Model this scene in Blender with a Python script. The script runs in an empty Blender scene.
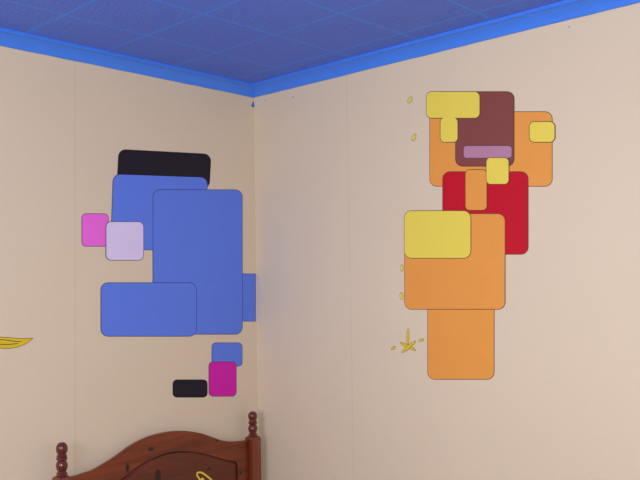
import bpy, bmesh, math, random
from mathutils import Vector, Matrix
from mathutils.geometry import tessellate_polygon
random.seed(4)
S = bpy.context.scene
C = S.collection
H = 2.4                                     # ceiling height

# ------------------------------------------------------------------ camera
YAW, PITCH, ROLL = 0.753985743, 0.0464553, -0.0163002
FPX = 796.86
CAM = Vector((-2.530868, -2.793029, H - 0.905649))
fw = Vector((math.cos(PITCH)*math.cos(YAW), math.cos(PITCH)*math.sin(YAW), math.sin(PITCH)))
r_ = fw.cross(Vector((0, 0, 1))).normalized(); u_ = r_.cross(fw)
RT = r_*math.cos(ROLL) + u_*math.sin(ROLL)
UP = -r_*math.sin(ROLL) + u_*math.cos(ROLL)
cd = bpy.data.cameras.new('camera'); cam = bpy.data.objects.new('camera', cd); C.objects.link(cam)
m = Matrix((RT, UP, -fw)).transposed().to_4x4(); m.translation = CAM
cam.matrix_world = m
cd.sensor_width = 36; cd.lens = FPX/640*36; cd.clip_start = .01
S.camera = cam

def at(px, py, axis='y', off=0.0):
    """the point of the plane y=-off (left wall) or x=-off (right wall) that measures to this spot of the survey photo"""
    d = fw + RT*(px-320)/FPX - UP*(py-240)/FPX
    k = 1 if axis == 'y' else 0
    t = (-off-CAM[k])/d[k]
    return CAM + d*t

# ------------------------------------------------------------------ materials
def lin(c):
    return tuple((v/255/12.92 if v/255 <= .04045 else ((v/255+.055)/1.055)**2.4) for v in c) + (1,)
def mat(name, col, rough=.6, spec=.3, noise=0.0, nscale=8, bump=0.0, bscale=60, coat=0):
    mt = bpy.data.materials.new(name); mt.use_nodes = True
    n = mt.node_tree.nodes; l = mt.node_tree.links
    b = n['Principled BSDF']
    b.inputs['Base Color'].default_value = lin(col)
    b.inputs['Roughness'].default_value = rough
    b.inputs['Specular IOR Level'].default_value = spec
    b.inputs['Coat Weight'].default_value = coat
    b.inputs['Coat Roughness'].default_value = .15
    tc = n.new('ShaderNodeTexCoord')
    if noise:
        t = n.new('ShaderNodeTexNoise'); t.inputs['Scale'].default_value = nscale; t.inputs['Detail'].default_value = 5
        l.new(tc.outputs['Object'], t.inputs['Vector'])
        r = n.new('ShaderNodeMapRange'); r.inputs['To Min'].default_value = 1-noise; r.inputs['To Max'].default_value = 1+noise
        l.new(t.outputs['Fac'], r.inputs['Value'])
        h = n.new('ShaderNodeHueSaturation'); h.inputs['Color'].default_value = lin(col)
        l.new(r.outputs[0], h.inputs['Value']); l.new(h.outputs[0], b.inputs['Base Color'])
    if bump:
        t = n.new('ShaderNodeTexNoise'); t.inputs['Scale'].default_value = bscale; t.inputs['Detail'].default_value = 4
        l.new(tc.outputs['Object'], t.inputs['Vector'])
        bp = n.new('ShaderNodeBump'); bp.inputs['Strength'].default_value = bump; bp.inputs['Distance'].default_value = .003
        l.new(t.outputs['Fac'], bp.inputs['Height']); l.new(bp.outputs[0], b.inputs['Normal'])
    return mt

def spots(mt, centres, col, soft=.25):
    """small stains: (point, radii) ellipsoids in object coordinates mixed over the base colour"""
    n = mt.node_tree.nodes; l = mt.node_tree.links; b = n['Principled BSDF']
    tc = n.new('ShaderNodeTexCoord')
    nz = n.new('ShaderNodeTexNoise'); nz.inputs['Scale'].default_value = 160
    l.new(tc.outputs['Object'], nz.inputs['Vector'])
    for p, rad in centres:
        mp = n.new('ShaderNodeVectorMath'); mp.operation = 'SUBTRACT'; mp.inputs[1].default_value = p
        l.new(tc.outputs['Object'], mp.inputs[0])
        dv = n.new('ShaderNodeVectorMath'); dv.operation = 'DIVIDE'; dv.inputs[1].default_value = rad
        l.new(mp.outputs[0], dv.inputs[0])
        ln = n.new('ShaderNodeVectorMath'); ln.operation = 'LENGTH'; l.new(dv.outputs[0], ln.inputs[0])
        ad = n.new('ShaderNodeMath'); ad.operation = 'MULTIPLY_ADD'; ad.inputs[1].default_value = 1.2
        l.new(nz.outputs['Fac'], ad.inputs[0]); l.new(ln.outputs['Value'], ad.inputs[2])
        mr = n.new('ShaderNodeMapRange'); mr.interpolation_type = 'SMOOTHSTEP'
        mr.inputs['From Min'].default_value = 1.6+soft; mr.inputs['From Max'].default_value = 1.6-soft
        l.new(ad.outputs[0], mr.inputs['Value'])
        mx = n.new('ShaderNodeMix'); mx.data_type = 'RGBA'
        l.new(mr.outputs[0], mx.inputs['Factor'])
        src = b.inputs['Base Color']
        if src.is_linked: l.new(src.links[0].from_socket, mx.inputs[6])
        else: mx.inputs[6].default_value = src.default_value
        mx.inputs[7].default_value = lin(col)
        l.new(mx.outputs[2], src)
    return mt

WALL = (222, 206, 178)
M = {}
M['wall_left'] = mat('cream wall paint', WALL, .7, .2, .025, 3, .25, 90)
M['wall_right'] = mat('cream wall paint right', WALL, .7, .2, .025, 3, .25, 90)
M['wall'] = mat('cream wall paint far', WALL, .7, .2, .02, 3, .2, 90)
M['floor'] = mat('beige carpet', (150, 128, 110), .95, .05, .1, 200, .6, 400)
M['coving'] = mat('blue gloss coving paint', (66, 132, 246), .42, .4, .05, 25, .12, 70)
M['plaster'] = mat('white', (230, 228, 222), .5, .4)
M['glass'] = mat('glass', (255, 255, 255), .02, .5)
M['glass'].node_tree.nodes['Principled BSDF'].inputs['Transmission Weight'].default_value = 1
a = at(254.3, 104.5, 'y'); c1 = at(293, 97, 'x'); c2 = at(265, 100.5, 'x'); c3 = at(569, 27, 'x'); s1 = at(75.5, 420, 'y'); s2 = at(347, 105, 'x')
spots(M['wall_left'], [((s1.x, 0, 1.2), (.0022, .05, 9))], (214, 197, 169), .5)
spots(M['wall_right'], [((0, s2.y, 1.2), (.05, .0022, 9))], (215, 199, 171), .5)
spots(M['wall_left'], [((-.004, 0, a.z), (.008, .02, .013)), ((-.004, 0, a.z-.008), (.015, .02, .006))], (60, 100, 205))
spots(M['wall_right'], [((0, c1.y, c1.z), (.02, .006, .004)), ((0, c2.y, c2.z), (.02, .012, .0018)),
                        ((0, c3.y, c3.z), (.02, .004, .003)), ((0, -.002, a.z-.008), (.02, .006, .004))], (150, 160, 205), .5)

# ceiling tiles: raised blue paint in the joints, faint leaf relief
def ceiling_mat():
    mt = mat('blue polystyrene ceiling tile', (78, 92, 178), .6, .2)
    n = mt.node_tree.nodes; l = mt.node_tree.links; b = n['Principled BSDF']
    geo = n.new('ShaderNodeTexCoord'); sp = n.new('ShaderNodeSeparateXYZ'); l.new(geo.outputs['Object'], sp.inputs[0])
    wob = n.new('ShaderNodeTexNoise'); wob.inputs['Scale'].default_value = 14; l.new(geo.outputs['Object'], wob.inputs['Vector'])
    w2 = n.new('ShaderNodeMath'); w2.operation = 'MULTIPLY_ADD'; w2.inputs[1].default_value = .006; w2.inputs[2].default_value = -.003
    l.new(wob.outputs['Fac'], w2.inputs[0])
    ds = []
    for ax, o in (('X', .1696), ('Y', .3371)):
        ad = n.new('ShaderNodeMath'); ad.operation = 'ADD'; ad.inputs[1].default_value = o + 1/3*30 + 1/6
        l.new(sp.outputs[ax], ad.inputs[0])
        a2 = n.new('ShaderNodeMath'); a2.operation = 'ADD'; l.new(ad.outputs[0], a2.inputs[0]); l.new(w2.outputs[0], a2.inputs[1])
        md = n.new('ShaderNodeMath'); md.operation = 'MODULO'; md.inputs[1].default_value = 1/3; l.new(a2.outputs[0], md.inputs[0])
        sb = n.new('ShaderNodeMath'); sb.operation = 'SUBTRACT'; sb.inputs[1].default_value = 1/6; l.new(md.outputs[0], sb.inputs[0])
        ab = n.new('ShaderNodeMath'); ab.operation = 'ABSOLUTE'; l.new(sb.outputs[0], ab.inputs[0]); ds.append(ab)
    mn = n.new('ShaderNodeMath'); mn.operation = 'MINIMUM'; l.new(ds[0].outputs[0], mn.inputs[0]); l.new(ds[1].outputs[0], mn.inputs[1])
    mr = n.new('ShaderNodeMapRange'); mr.interpolation_type = 'SMOOTHSTEP'
    mr.inputs['From Min'].default_value = .0062; mr.inputs['From Max'].default_value = .0026
    l.new(mn.outputs[0], mr.inputs['Value'])
    # worn variation of the joint paint
    nz = n.new('ShaderNodeTexNoise'); nz.inputs['Scale'].default_value = 5; l.new(geo.outputs['Object'], nz.inputs['Vector'])
    fr = n.new('ShaderNodeMapRange'); fr.inputs['From Min'].default_value = .35; fr.inputs['From Max'].default_value = .6
    fr.inputs['To Min'].default_value = .75; fr.inputs['To Max'].default_value = 1; l.new(nz.outputs['Fac'], fr.inputs['Value'])
    mu = n.new('ShaderNodeMath'); mu.operation = 'MULTIPLY'; l.new(mr.outputs[0], mu.inputs[0]); l.new(fr.outputs[0], mu.inputs[1])
    # leaf relief
    dn = n.new('ShaderNodeTexNoise'); dn.inputs['Scale'].default_value = 9; dn.inputs['Detail'].default_value = 2; l.new(geo.outputs['Object'], dn.inputs['Vector'])
    wv = n.new('ShaderNodeTexWave'); wv.inputs['Scale'].default_value = 14; wv.inputs['Distortion'].default_value = 9; wv.inputs['Detail'].default_value = 3
    wv.inputs['Detail Scale'].default_value = 1.6; l.new(geo.outputs['Object'], wv.inputs['Vector'])
    rp = n.new('ShaderNodeMapRange'); rp.inputs['From Min'].default_value = .8; rp.inputs['From Max'].default_value = 1.0; rp.inputs['To Max'].default_value = .28
    l.new(wv.outputs['Fac'], rp.inputs['Value'])
    mxf = n.new('ShaderNodeMath'); mxf.operation = 'MAXIMUM'; l.new(mu.outputs[0], mxf.inputs[0]); l.new(rp.outputs[0], mxf.inputs[1])
    mx = n.new('ShaderNodeMix'); mx.data_type = 'RGBA'; mx.inputs[6].default_value = lin((90, 120, 224)); mx.inputs[7].default_value = lin((72, 148, 255))
    l.new(mxf.outputs[0], mx.inputs['Factor']); l.new(mx.outputs[2], b.inputs['Base Color'])
    bp = n.new('ShaderNodeBump'); bp.inputs['Strength'].default_value = .35; bp.inputs['Distance'].default_value = .002
    l.new(wv.outputs['Fac'], bp.inputs['Height']); l.new(bp.outputs[0], b.inputs['Normal'])
    return mt
M['ceiling'] = ceiling_mat()

# pine with a red-brown varnish
def wood_mat(name, vertical=False, knots=(), dark=(84, 32, 14), light=(144, 64, 26)):
    mt = mat(name, dark, .32, .4, coat=.25)
    n = mt.node_tree.nodes; l = mt.node_tree.links; b = n['Principled BSDF']
    tc = n.new('ShaderNodeTexCoord'); mp = n.new('ShaderNodeMapping')
    mp.inputs['Scale'].default_value = (9, 9, .7) if vertical else (.7, 9, 9)
    mp.inputs['Rotation'].default_value = (0, 0 if vertical else .12, 0)
    l.new(tc.outputs['Object'], mp.inputs['Vector'])
    t = n.new('ShaderNodeTexNoise'); t.inputs['Scale'].default_value = 2.4; t.inputs['Detail'].default_value = 8; t.inputs['Roughness'].default_value = .62
    t.inputs['Distortion'].default_value = .6
    l.new(mp.outputs[0], t.inputs['Vector'])
    cr = n.new('ShaderNodeValToRGB'); cr.color_ramp.elements[0].position = .3; cr.color_ramp.elements[1].position = .72
    cr.color_ramp.elements[0].color = lin(dark); cr.color_ramp.elements[1].color = lin(light)
    l.new(t.outputs['Fac'], cr.inputs[0]); l.new(cr.outputs[0], b.inputs['Base Color'])
    if knots: spots(mt, knots, (40, 10, 10), .35)
    return mt

# ------------------------------------------------------------------ object helpers
def link(name, bm, mt, parent=None, smooth=False):
    bmesh.ops.recalc_face_normals(bm, faces=bm.faces[:])
    me = bpy.data.meshes.new(name); bm.to_mesh(me); bm.free()
    if mt: me.materials.append(mt)
    if smooth:
        for p in me.polygons: p.use_smooth = True
        me.set_sharp_from_angle(angle=math.radians(38))
    o = bpy.data.objects.new(name, me); C.objects.link(o)
    if parent:
        o.parent = parent; o.matrix_parent_inverse = parent.matrix_world.inverted()
    return o
def struct(name, bm, mt, parent=None, smooth=False):
    o = link(name, bm, mt, parent, smooth)
    if not parent: o['kind'] = 'structure'
    return o
def thing(name, label, cat, loc, group=None):
    o = bpy.data.objects.new(name, None); C.objects.link(o); o.location = loc; o.empty_display_size = .1
    o.matrix_world = Matrix.Translation(loc)
    o['label'] = label; o['category'] = cat
    if group: o['group'] = group
    return o
def box(bm, lo, hi):
    vs = [bm.verts.new((x, y, z)) for x in (lo[0], hi[0]) for y in (lo[1], hi[1]) for z in (lo[2], hi[2])]
    for f in ((0,1,3,2), (4,6,7,5), (0,4,5,1), (2,3,7,6), (0,2,6,4), (1,5,7,3)):
        bm.faces.new([vs[i] for i in f])
    return vs
def bx(lo, hi, bev=0):
    bm = bmesh.new(); box(bm, lo, hi)
    if bev: bmesh.ops.bevel(bm, geom=bm.edges[:], offset=bev, segments=3, profile=.5, affect='EDGES')
    return bm

# ------------------------------------------------------------------ the room
X0, Y0 = -3.5, -3.7
T = .12
struct('floor', bx((X0-T, Y0-T, -.1), (T, T, 0)), M['floor'])
struct('ceiling', bx((X0-T, Y0-T, H), (T, T, H+.1)), M['ceiling'])
struct('wall_left', bx((X0-T, 0, 0), (T, T, H)), M['wall_left'])
struct('wall_right', bx((0, Y0, 0), (T, 0, H)), M['wall_right'])
struct('wall_back', bx((X0-T, Y0-T, 0), (T, Y0, H)), M['wall'])
WY0, WY1, WZ0, WZ1 = -2.2, -.7, .9, 2.05          # opening of an added, unseen window opposite the right wall, made to light it
bm = bmesh.new()
box(bm, (X0-T, Y0, 0), (X0, WY0, H)); box(bm, (X0-T, WY1, 0), (X0, 0, H))
box(bm, (X0-T, WY0, 0), (X0, WY1, WZ0)); box(bm, (X0-T, WY0, WZ1), (X0, WY1, H))
struct('wall_window_side', bm, M['wall'])
bm = bmesh.new()
for lo, hi in (((X0-.09, WY0, WZ0), (X0-.04, WY0+.05, WZ1)), ((X0-.09, WY1-.05, WZ0), (X0-.04, WY1, WZ1)),
               ((X0-.09, WY0+.05, WZ0), (X0-.04, WY1-.05, WZ0+.05)), ((X0-.09, WY0+.05, WZ1-.05), (X0-.04, WY1-.05, WZ1)),
               ((X0-.09, (WY0+WY1)/2-.025, WZ0+.05), (X0-.04, (WY0+WY1)/2+.025, WZ1-.05))):
    box(bm, lo, hi)
struct('added_window_1', bm, M['plaster'])  # frame of the added window, out of view

# coving: one mitred run along each wall
prof = [(0, .0485), (.0085, .0490), (.0105, .0470), (.0125, .0425), (.0165, .0365), (.0225, .0295), (.0300, .0230), (.0390, .0172),
        (.0480, .0135), (.0545, .0118), (.0560, .0120), (.0590, .0115), (.0612, .0090), (.0612, .0)]
corners = [(0, 0), (0, Y0), (X0, Y0), (X0, 0)]
inw = [(-1, -1), (-1, 1), (1, 1), (1, -1)]
for k, nm in ((0, 'trim_1'), (1, 'trim_2'), (2, 'trim_3'), (3, 'trim_4')):
    bm = bmesh.new(); k2 = (k+1) % 4; rows = []
    N = 60
    for i in range(N+1):
        t = i/N; row = []
        for a_, b_ in prof:
            pa = Vector((corners[k][0]+inw[k][0]*a_, corners[k][1]+inw[k][1]*a_)); pb = Vector((corners[k2][0]+inw[k2][0]*a_, corners[k2][1]+inw[k2][1]*a_))
            p = pa.lerp(pb, t)
            # the lower painted edge is a little uneven
            dz = random.uniform(-.0008, .0008) if b_ > .04 else 0
            row.append(bm.verts.new((p.x, p.y, H-b_-dz)))
        rows.append(row)
    for i in range(N):
        for j in range(len(prof)-1):
            bm.faces.new((rows[i][j], rows[i+1][j], rows[i+1][j+1], rows[i][j+1]))
    struct(nm, bm, M['coving'], smooth=True)

# ------------------------------------------------------------------ flat painted shapes on a wall
def chaikin(pts, it=4, closed=True):
    for _ in range(it):
        out = []; n = len(pts)
        rng = range(n if closed else n-1)
        if not closed: out.append(pts[0])
        for i in rng:
            p, q = pts[i], pts[(i+1) % n]
            out += [(p[0]*.75+q[0]*.25, p[1]*.75+q[1]*.25), (p[0]*.25+q[0]*.75, p[1]*.25+q[1]*.75)]
        if not closed: out.append(pts[-1])
        pts = out
    return pts
def ell(cx, cy, rx, ry, rot=0, n=48):
    c, s = math.cos(math.radians(rot)), math.sin(math.radians(rot))
    return [(cx+rx*math.cos(t)*c-ry*math.sin(t)*s, cy+rx*math.cos(t)*s+ry*math.sin(t)*c) for t in (2*math.pi*i/n for i in range(n))]
def slab(pts, axis, h0, h1, grow=0.0):
    """closed outline (photo measurements) -> thin painted layer between h0 and h1 proud of the wall"""
    P = [at(x, y, axis) for x, y in pts]
    U = [(p.x if axis == 'y' else -p.y, p.z) for p in P]
    area = sum(U[i][0]*U[(i+1) % len(U)][1]-U[(i+1) % len(U)][0]*U[i][1] for i in range(len(U)))
    if area < 0: U.reverse()
    if grow:
        n = len(U); V = []
        for i in range(n):
            a_, b_ = Vector(U[i-1]), Vector(U[(i+1) % n]); t = (b_-a_)
            if t.length < 1e-9: V.append(U[i]); continue
            t.normalize(); V.append((U[i][0]+t.y*grow, U[i][1]-t.x*grow))
        U = V
    w = (lambda u, v, h: (u, -h, v)) if axis == 'y' else (lambda u, v, h: (-h, -u, v))
    bm = bmesh.new()
    A = [bm.verts.new(w(u, v, h0)) for u, v in U]; B = [bm.verts.new(w(u, v, h1)) for u, v in U]
    n = len(U)
    for tri in tessellate_polygon([[Vector((u, v, 0)) for u, v in U]]):
        bm.faces.new([B[i] for i in tri]); bm.faces.new([A[i] for i in tri])
    for i in range(n):
        bm.faces.new((A[i], A[(i+1) % n], B[(i+1) % n], B[i]))
    return bm
def strip(pts, axis, width, h0, h1, closed=False, it=3):
    """a painted line of even width (metres) along the given path"""
    pts = chaikin(pts, it, closed) if it else pts
    P = [at(x, y, axis) for x, y in pts]; U = [Vector((p.x if axis == 'y' else -p.y, p.z)) for p in P]
    w = (lambda v, h: (v.x, -h, v.y)) if axis == 'y' else (lambda v, h: (-h, -v.x, v.y))
    bm = bmesh.new(); rows = []; n = len(U)
    for i in range(n):
        a_ = U[i-1] if (i or closed) else U[i]; b_ = U[(i+1) % n] if (i < n-1 or closed) else U[i]
        t = (b_-a_).normalized(); nn = Vector((-t.y, t.x))*width/2
        rows.append([bm.verts.new(w(U[i]+nn, h0)), bm.verts.new(w(U[i]-nn, h0)), bm.verts.new(w(U[i]-nn, h1)), bm.verts.new(w(U[i]+nn, h1))])
    for i in range(n if closed else n-1):
        r1, r2 = rows[i], rows[(i+1) % n]
        for j in range(4): bm.faces.new((r1[j], r2[j], r2[(j+1) % 4], r1[(j+1) % 4]))
    if not closed: bm.faces.new(rows[0]); bm.faces.new(rows[-1])
    return bm
def paint(name, col): return mat(name, col, .5, .25, .03, 12, .1, 90)
P = {k: paint(k+' mural paint', c) for k, c in dict(blue=(96, 130, 232), black=(30, 26, 38), magenta=(212, 30, 172), pink=(240, 110, 222),
     lavender=(224, 212, 246), orange=(234, 158, 72), red=(196, 8, 36), yellow=(236, 216, 86), brown=(134, 72, 66), mauve=(184, 132, 158),
     line=(72, 52, 50), bluel=(38, 38, 92), mustard=(222, 194, 44)).items()}
def patch(parent, pts, col, axis, lev, label=None, line='line', name='painted_shape', g=.0022):
    h = .0005 + lev*.0004
    o = link(name, slab(pts, axis, .0001, h+.0002), P[col], parent)
    if label: o['label'] = label
    q = link('outline', slab(pts, axis, .0001, h, grow=g), P[line], o)
    return o

# --- blue group on the left wall (plain colour blocks)
def blk(x0, y0, x1, y1, rot=0, rad=7):
    """rounded rectangle"""
    cx, cy = (x0+x1)/2, (y0+y1)/2; w_, h_ = (x1-x0)/2, (y1-y0)/2; rad = min(rad, w_*.95, h_*.95)
    c, s = math.cos(math.radians(rot)), math.sin(math.radians(rot)); out = []
    for k, (sx, sy) in enumerate(((1, 1), (-1, 1), (-1, -1), (1, -1))):
        for i in range(9):
            t = math.pi/2*(k+i/8)
            x = sx*(w_-rad)+rad*math.cos(t); y = sy*(h_-rad)+rad*math.sin(t)
            out.append((cx+x*c-y*s, cy+x*s+y*c))
    return out
mu = thing('painted_mural', 'abstract mural of blue colour blocks with black, pink and magenta blocks, left of the corner', 'mural', at(190, 330, 'y'))
cpts = [(min(x, 255.4), y) for x, y in blk(228, 274, 268, 321)]
patch(mu, cpts, 'blue', 'y', 0, 'small blue block running into the corner', 'bluel')
patch(mu, blk(118, 152, 210, 186, 3), 'black', 'y', 1, 'black block along the top', 'black')
patch(mu, blk(153, 190, 242, 334, 0), 'blue', 'y', 3, 'largest blue block', 'bluel')
patch(mu, blk(112, 176, 206, 250, 2), 'blue', 'y', 2, 'upper blue block', 'bluel')
patch(mu, blk(101, 283, 196, 336, 0), 'blue', 'y', 4, 'wide blue block along the bottom', 'bluel')
patch(mu, blk(82, 214, 108, 246, 0, 4), 'pink', 'y', 1, 'pink square block at the left', 'bluel')
patch(mu, blk(106, 222, 143, 260, 0, 5), 'lavender', 'y', 5, 'pale lavender square block', 'bluel')
patch(mu, blk(212, 343, 242, 366, 0, 4), 'blue', 'y', 1, 'small blue block below the others', 'bluel')
patch(mu, blk(209, 362, 236, 396, 0, 4), 'magenta', 'y', 2, 'magenta block', 'bluel')
patch(mu, blk(173, 380, 207, 397, 0, 4), 'black', 'y', 1, 'small black block at the bottom', 'black')
cpts = [(max(x, 257.0), y) for x, y in blk(240, 274, 259.2, 321, 0, 7)]
link('painted_shape', slab(cpts, 'x', .0001, .0007), P['blue'], mu)['label'] = 'blue sliver running round the corner'

# --- orange group on the right wall (plain colour blocks)
mo = thing('painted_mural', 'abstract mural of orange colour blocks with red, brown and yellow blocks on the right wall', 'mural', at(470, 378, 'x'))
A = 'x'
patch(mo, blk(430, 112, 552, 186, 0), 'orange', A, 0, 'wide orange block across the top')
patch(mo, blk(428, 296, 494, 379, 0), 'orange', A, 1, 'orange block at the bottom')
patch(mo, blk(443, 172, 528, 254, 0), 'red', A, 2, 'red block')
patch(mo, blk(405, 214, 505, 309, 0), 'orange', A, 3, 'largest orange block')
patch(mo, blk(456, 92, 514, 166, 0), 'brown', A, 4, 'brown block')
patch(mo, blk(464, 146, 512, 158, 0, 3), 'mauve', A, 5, 'mauve stripe across the brown block')
patch(mo, blk(466, 170, 487, 210, 0, 4), 'orange', A, 6, 'small orange block on the red block')
patch(mo, blk(405, 211, 471, 258, 0), 'yellow', A, 7, 'large yellow block')
patch(mo, blk(427, 92, 480, 118, 0, 5), 'yellow', A, 7, 'yellow block at the top')
patch(mo, blk(441, 118, 458, 142, 0, 4), 'yellow', A, 7, 'small yellow block below the top one')
patch(mo, blk(530, 122, 555, 142, 0, 5), 'yellow', A, 7, 'small yellow block at the right end')
patch(mo, blk(487, 158, 509, 184, 0, 4), 'yellow', A, 7, 'small yellow block between brown and red')
for x, y, rx, ry, ro in ((410, 100, 1.6, 3.2, 30), (414, 137.5, 1.4, 3.4, 25), (401.8, 268, 1.3, 3, 0), (401.5, 296, 1.4, 3.4, -8)):
    patch(mo, ell(x, y, rx, ry, ro, 20), 'yellow', A, 0, None, 'line', 'paint_drop', .0016)

# --- yellow splash below left of the orange mural
sp_ = thing('painted_splash', 'tiny yellow star-shaped paint splash low on the right wall, left of the orange mural', 'painted splash', at(407.5, 346, 'x'))
for lv, q in enumerate(((407.9, 337, 8.2, 1.1, 91), (407.9, 346.4, 8.6, 1.35, 27), (408.8, 346.8, 8.8, 1.5, -40))):
    patch(sp_, ell(*q, 32), 'mustard', A, lv, None, 'line', 'splash_streak', .0012)
for x, y, ro in ((393.4, 348, -35), (421.3, 340.2, -12)):
    patch(sp_, ell(x, y, 2.4, 1.1, ro, 20), 'mustard', A, 0, None, 'line', 'paint_drop', .0014)

# --- yellow leaf at the left edge
lf = thing('painted_leaf', 'painted yellow pointed leaf on the left wall at the left edge of the picture', 'painted leaf', at(5, 348, 'y'))
leaf = chaikin([(-34, 341), (-22, 337.6), (0, 337.0), (16, 338.6), (26, 338.8), (32.4, 338.2)], 3, False) + chaikin([(32.2, 338.6), (27, 343), (18, 347), (6, 348.6), (-8, 347), (-24, 344)], 3, False)
patch(lf, leaf, 'mustard', 'y', 0, None, 'line', 'leaf_blade', .0018)
for v in ([(-22, 341), (-6, 340), (4, 339.6), (14, 341.4), (21, 341.6)], [(-20, 344.4), (-2, 344.2), (8, 344.6), (18, 343.4)]):
    link('vein', strip(v, 'y', .0026, .0003, .0009), P['line'], lf)

# ------------------------------------------------------------------ the bed: only its headboard reaches into the picture
YF = -.078           # front of the posts
PW = .052            # post width
YP = YF + .026       # front of the board
hb = thing('bed_headboard', 'dark reddish pine headboard with arched top and turned post finials, standing in the corner', 'headboard', (-.55, -.05, 0))
def hp(px, py, off=-YP):
    p = at(px, py, 'y', off); return (p.x, p.z)
topR = at(261.2, 455, 'y', -YF).x
xr1 = topR; xr0 = xr1-PW
fin_r = (xr0+xr1)/2
fin_l = at(61.8, 455, 'y', -(YF+PW/2)).x
xl0 = fin_l-PW/2; xl1 = fin_l+PW/2
zpost = at(255, 436.5, 'y', -YF).z
mid = (fin_l+fin_r)/2
top_px = [(72, 477), (77.5, 475.8), (86, 473), (96, 469.3), (115, 457.8), (133.7, 444.6), (152.5, 435.9), (171, 431.8), (186, 431.2), (201, 433.3), (212.5, 437), (223.7, 440.8), (235, 441.8), (250, 440)]
top = [hp(*q) for q in top_px]
top[0] = (xl1+.001, top[0][1]); top[-1] = (xr0-.001, top[-1][1])
def catmull(pts, n=6):
    out = []
    for i in range(len(pts)-1):
        p0, p1, p2, p3 = pts[max(i-1, 0)], pts[i], pts[i+1], pts[min(i+2, len(pts)-1)]
        for k in range(n):
            t = k/n
            out.append(tuple(.5*((2*p1[j])+(-p0[j]+p2[j])*t+(2*p0[j]-5*p1[j]+4*p2[j]-p3[j])*t*t+(-p0[j]+3*p1[j]-3*p2[j]+p3[j])*t**3) for j in (0, 1)))
    return out+[pts[-1]]
top = catmull(top)
in_px = [(122.5, 479.6), (137.5, 467.8), (152.5, 459.6), (171, 453.4), (186, 452.2), (201, 453.8), (216, 458), (227.5, 461), (233.5, 462.2), (236, 463.4), (237, 466.5)]
inn = [hp(*q) for q in in_px]
xin_r = inn[-1][0]; xin_l = 2*mid - xin_r
peak = max(inn, key=lambda q: q[1])
right_half = [q for q in inn if q[0] >= peak[0]]
left_half = [(2*mid-q[0], q[1]) for q in reversed(right_half)]
left_px = [q for q in inn if q[0] < peak[0]]
z0 = left_px[0][1]; left_join = [(xin_l, z0-.05), (xin_l+.015, z0-.03), ((xin_l+left_px[0][0])/2+.01, z0-.018)]
inn = catmull(left_join + left_px + right_half, 6)
ZB = .46
inner = inn + [(xin_r, ZB), (xin_l, ZB)]
ZL = .34
outer = top + [(xr0-.001, ZL), (xl1+.001, ZL)]
def offset2(U, d):
    n = len(U); V = []
    area = sum(U[i][0]*U[(i+1) % n][1]-U[(i+1) % n][0]*U[i][1] for i in range(n)); sgn = 1 if area > 0 else -1
    for i in range(n):
        a_, p, b_ = Vector(U[i-1]), Vector(U[i]), Vector(U[(i+1) % n])
        t1 = (p-a_).normalized(); t2 = (b_-p).normalized()
        n1 = Vector((t1.y, -t1.x)); n2 = Vector((t2.y, -t2.x)); nn = (n1+n2)
        nn = nn.normalized()/max(.5, nn.normalized().dot(n1))
        V.append((p.x+nn.x*d*sgn, p.y+nn.y*d*sgn))
    return V
# knots where the photo shows them
kn = []
for x, y, rx, rz in ((151, 449, .012, .008), (127.5, 468, .008, .020), (157, 476, .013, .028), (208, 468.5, .010, .008), (240.5, 473, .008, .007), (217, 441, .007, .004)):
    p = hp(x, y); kn.append(((p[0], YP, p[1]), (rx, .08, rz)))
M['wood_h'] = wood_mat('varnished pine board', False, kn)
M['wood_p'] = wood_mat('varnished pine panel', False, kn, (76, 27, 12), (118, 50, 22))
M['wood_v'] = wood_mat('varnished pine post', True, dark=(104, 42, 24), light=(134, 60, 34))
M['wood_f'] = wood_mat('varnished turned pine', True, dark=(84, 26, 18), light=(112, 42, 28))
for k in ('wood_f', 'wood_v'):
    b = M[k].node_tree.nodes['Principled BSDF']; b.inputs['Coat Weight'].default_value = .6; b.inputs['Coat Roughness'].default_value = .12
# board with the opening for the panel
hole = offset2(inner, .0045)
bm = bmesh.new(); TH = .018
def V3(u, y): return (u[0], y, u[1])
loops = []
O1 = offset2(outer, -.004)
allp = O1 + hole
tris = tessellate_polygon([[Vector((u, v, 0)) for u, v in O1], [Vector((u, v, 0)) for u, v in hole]])
fr = [bm.verts.new(V3(q, YP)) for q in allp]; bk = [bm.verts.new(V3(q, YP+TH)) for q in outer + hole]
mdl = [bm.verts.new(V3(q, YP+.004)) for q in outer]
for t in tris:
    try: bm.faces.new([fr[i] for i in t]); bm.faces.new([bk[i] for i in t])
    except ValueError: pass
no, nh = len(outer), len(hole)
for i in range(no):
    j = (i+1) % no
    bm.faces.new((fr[i], fr[j], mdl[j], mdl[i])); bm.faces.new((mdl[i], mdl[j], bk[j], bk[i]))
for i in range(nh):
    j = (i+1) % nh
    bm.faces.new((fr[no+i], fr[no+j], bk[no+j], bk[no+i]))
link('headboard_frame', bm, M['wood_h'], hb)
# raised panel with a sloped edge
bm = bmesh.new(); rings = []
for d, y in ((.012, YP+TH+.006), (.012, YP+TH+.001), (0, YP+TH+.001), (0, YP+.004), (-.002, YP+.002), (-.011, YP-.0035), (-.020, YP-.006), (-.024, YP-.0065)):
    rings.append([bm.verts.new(V3(q, y)) for q in (offset2(inner, d) if d else inner)])
n = len(inner)
for a_, b_ in zip(rings, rings[1:]):
    for i in range(n): bm.faces.new((a_[i], a_[(i+1) % n], b_[(i+1) % n], b_[i]))
last = offset2(inner, -.024)
for t in tessellate_polygon([[Vector((u, v, 0)) for u, v in last]]):
    bm.faces.new([rings[-1][i] for i in t]); bm.faces.new([rings[0][i] for i in t])
link('raised_panel', bm, M['wood_p'], hb, smooth=True)
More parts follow.
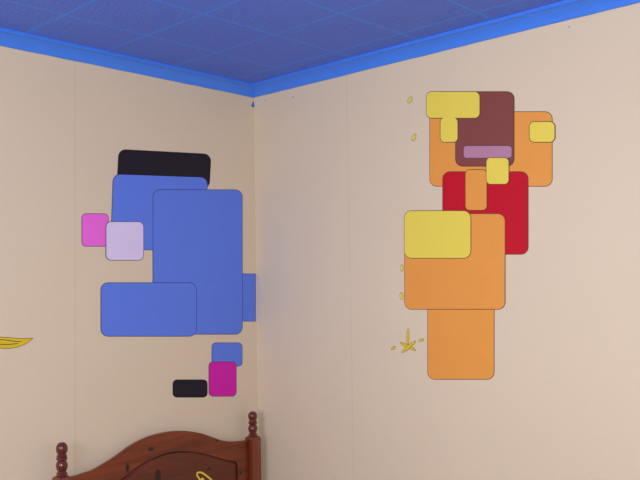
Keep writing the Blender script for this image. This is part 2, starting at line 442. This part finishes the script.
# yellow painted loop on the panel (only its top is in view)
py_ = at(200, 474, 'y', -YP+.0065)
loop = [(203.5, 486), (199.5, 479), (197.3, 475.5), (197.2, 473.3), (199.2, 472.4), (202.5, 473.0), (206.5, 475.8), (211.5, 480), (213.5, 484), (210, 489)]
U = [hp(x, y, -YP+.007) for x, y in loop]
def loop_bm(pts, closed, w=.0075, h=.0012):
    pts = catmull(pts + ([pts[0]] if closed else []), 8)
    bm = bmesh.new(); rows = []
    n = len(pts)
    for i, q in enumerate(pts):
        a_ = Vector(pts[max(i-1, 0)]); b_ = Vector(pts[min(i+1, n-1)]); t = (b_-a_).normalized(); nn = Vector((-t.y, t.x))*w/2
        q = Vector(q); y0 = YP-.0066; rows.append([bm.verts.new((q.x+nn.x, y0, q.y+nn.y)), bm.verts.new((q.x-nn.x, y0, q.y-nn.y)),
                  bm.verts.new((q.x-nn.x*.6, y0-h, q.y-nn.y*.6)), bm.verts.new((q.x+nn.x*.6, y0-h, q.y+nn.y*.6))])
    for i in range(n-1):
        for j in range(4): bm.faces.new((rows[i][j], rows[i+1][j], rows[i+1][(j+1) % 4], rows[i][(j+1) % 4]))
    bm.faces.new(rows[0]); bm.faces.new(rows[-1])
    return bm
dl = link('painted_loop', loop_bm(U, True), P['yellow'], hb); dl['label'] = 'thin yellow painted loop on the panel'
U2 = [hp(x, y, -YP+.007) for x, y in ((200.5, 480.5), (202, 478.8), (203.4, 479.6), (204.5, 483))]
link('painted_mark', loop_bm(U2, False, .009), P['yellow'], hb)['label'] = 'short yellow painted stroke inside the loop'
# posts with turned finials
zs = {}
def zr(v): return at(255, 400+v/6, 'y', -(YF+PW/2)).z
fprof = [(0, 65), (7, 66), (13, 69), (19, 76), (23.5, 86), (25, 97), (23.5, 108), (19.5, 118), (16.5, 124), (17, 127), (21, 129), (22.5, 132), (20.5, 135.5),
         (19.5, 138), (22.5, 141), (24, 145), (22.5, 149), (18, 152), (16.5, 155), (18.5, 159), (22.5, 166), (25, 176), (25, 185), (22.5, 196), (18, 204), (16, 208),
         (17, 211), (21, 214), (23, 217), (22, 219.5), (19, 221), (20, 224), (27, 229)]
for fx, x0, x1, up_ in ((fin_l, xl0, xl1, .012), (fin_r, xr0, xr1, 0)):
    yc = YF+PW/2
    bm = bmesh.new(); lo = box(bm, (x0, YF, .0), (x1, YF+PW, zpost))
    bmesh.ops.bevel(bm, geom=[e for e in bm.edges if all(v.co.z > .5 for v in e.verts)], offset=.017, segments=4, profile=.5, affect='EDGES')
    bmesh.ops.bevel(bm, geom=[e for e in bm.edges if abs(e.verts[0].co.z-e.verts[1].co.z) > .3], offset=.003, segments=2, profile=.5, affect='EDGES')
    po = link('post', bm, M['wood_v'], hb, smooth=True)
    bm = bmesh.new(); rows = []
    ztop, zbot = zr(65)+up_, zpost
    for rad, v in fprof:
        z = ztop + (v-65)/(229-65)*(zbot-.0005-ztop)
        R_ = (rad/25)**.8*.0212
        rows.append([bm.verts.new((fx+R_*math.cos(2*math.pi*k/32), yc+R_*math.sin(2*math.pi*k/32), z)) for k in range(32)] if rad else [bm.verts.new((fx, yc, z))])
    for a_, b_ in zip(rows, rows[1:]):
        for k in range(32):
            if len(a_) == 1: bm.faces.new((a_[0], b_[k], b_[(k+1) % 32]))
            else: bm.faces.new((a_[k], b_[k], b_[(k+1) % 32], a_[(k+1) % 32]))
    bm.faces.new(rows[-1])
    link('finial', bm, M['wood_f'], po, smooth=True)
# low rail joining the posts under the board
link('lower_rail', bx((xl1+.0005, YP-.002, .2), (xr0-.0005, YP+.02, .3), .002), M['wood_h'], hb)

# ------------------------------------------------------------------ light
def area(name, loc, target, size, size_y, power, col):
    ld = bpy.data.lights.new(name, 'AREA'); ld.shape = 'RECTANGLE'; ld.size = size; ld.size_y = size_y; ld.energy = power; ld.color = col
    o = bpy.data.objects.new(name, ld); C.objects.link(o); o.location = loc
    o.rotation_euler = (Vector(target)-Vector(loc)).to_track_quat('-Z', 'Y').to_euler(); return o
area('camera_flash', CAM + UP*.07 - RT*.03 + fw*.02, CAM + fw*3 + UP*.1, .05, .03, 46, (1, .96, .89))
area('added_window_fill', (X0-.35, (WY0+WY1)/2, (WZ0+WZ1)/2), (0, -1.6, 1.2), 1.5, 1.15, 43, (.86, .83, 1.0))  # added lamp behind the unseen window, cool fill mostly for the right wall
w = bpy.data.worlds.new('world'); S.world = w; w.use_nodes = True
w.node_tree.nodes['Background'].inputs[0].default_value = (.75, .85, 1, 1); w.node_tree.nodes['Background'].inputs[1].default_value = .6
S.view_settings.view_transform = 'Standard'; S.view_settings.look = 'None'; S.view_settings.gamma = 1; S.view_settings.exposure = 0
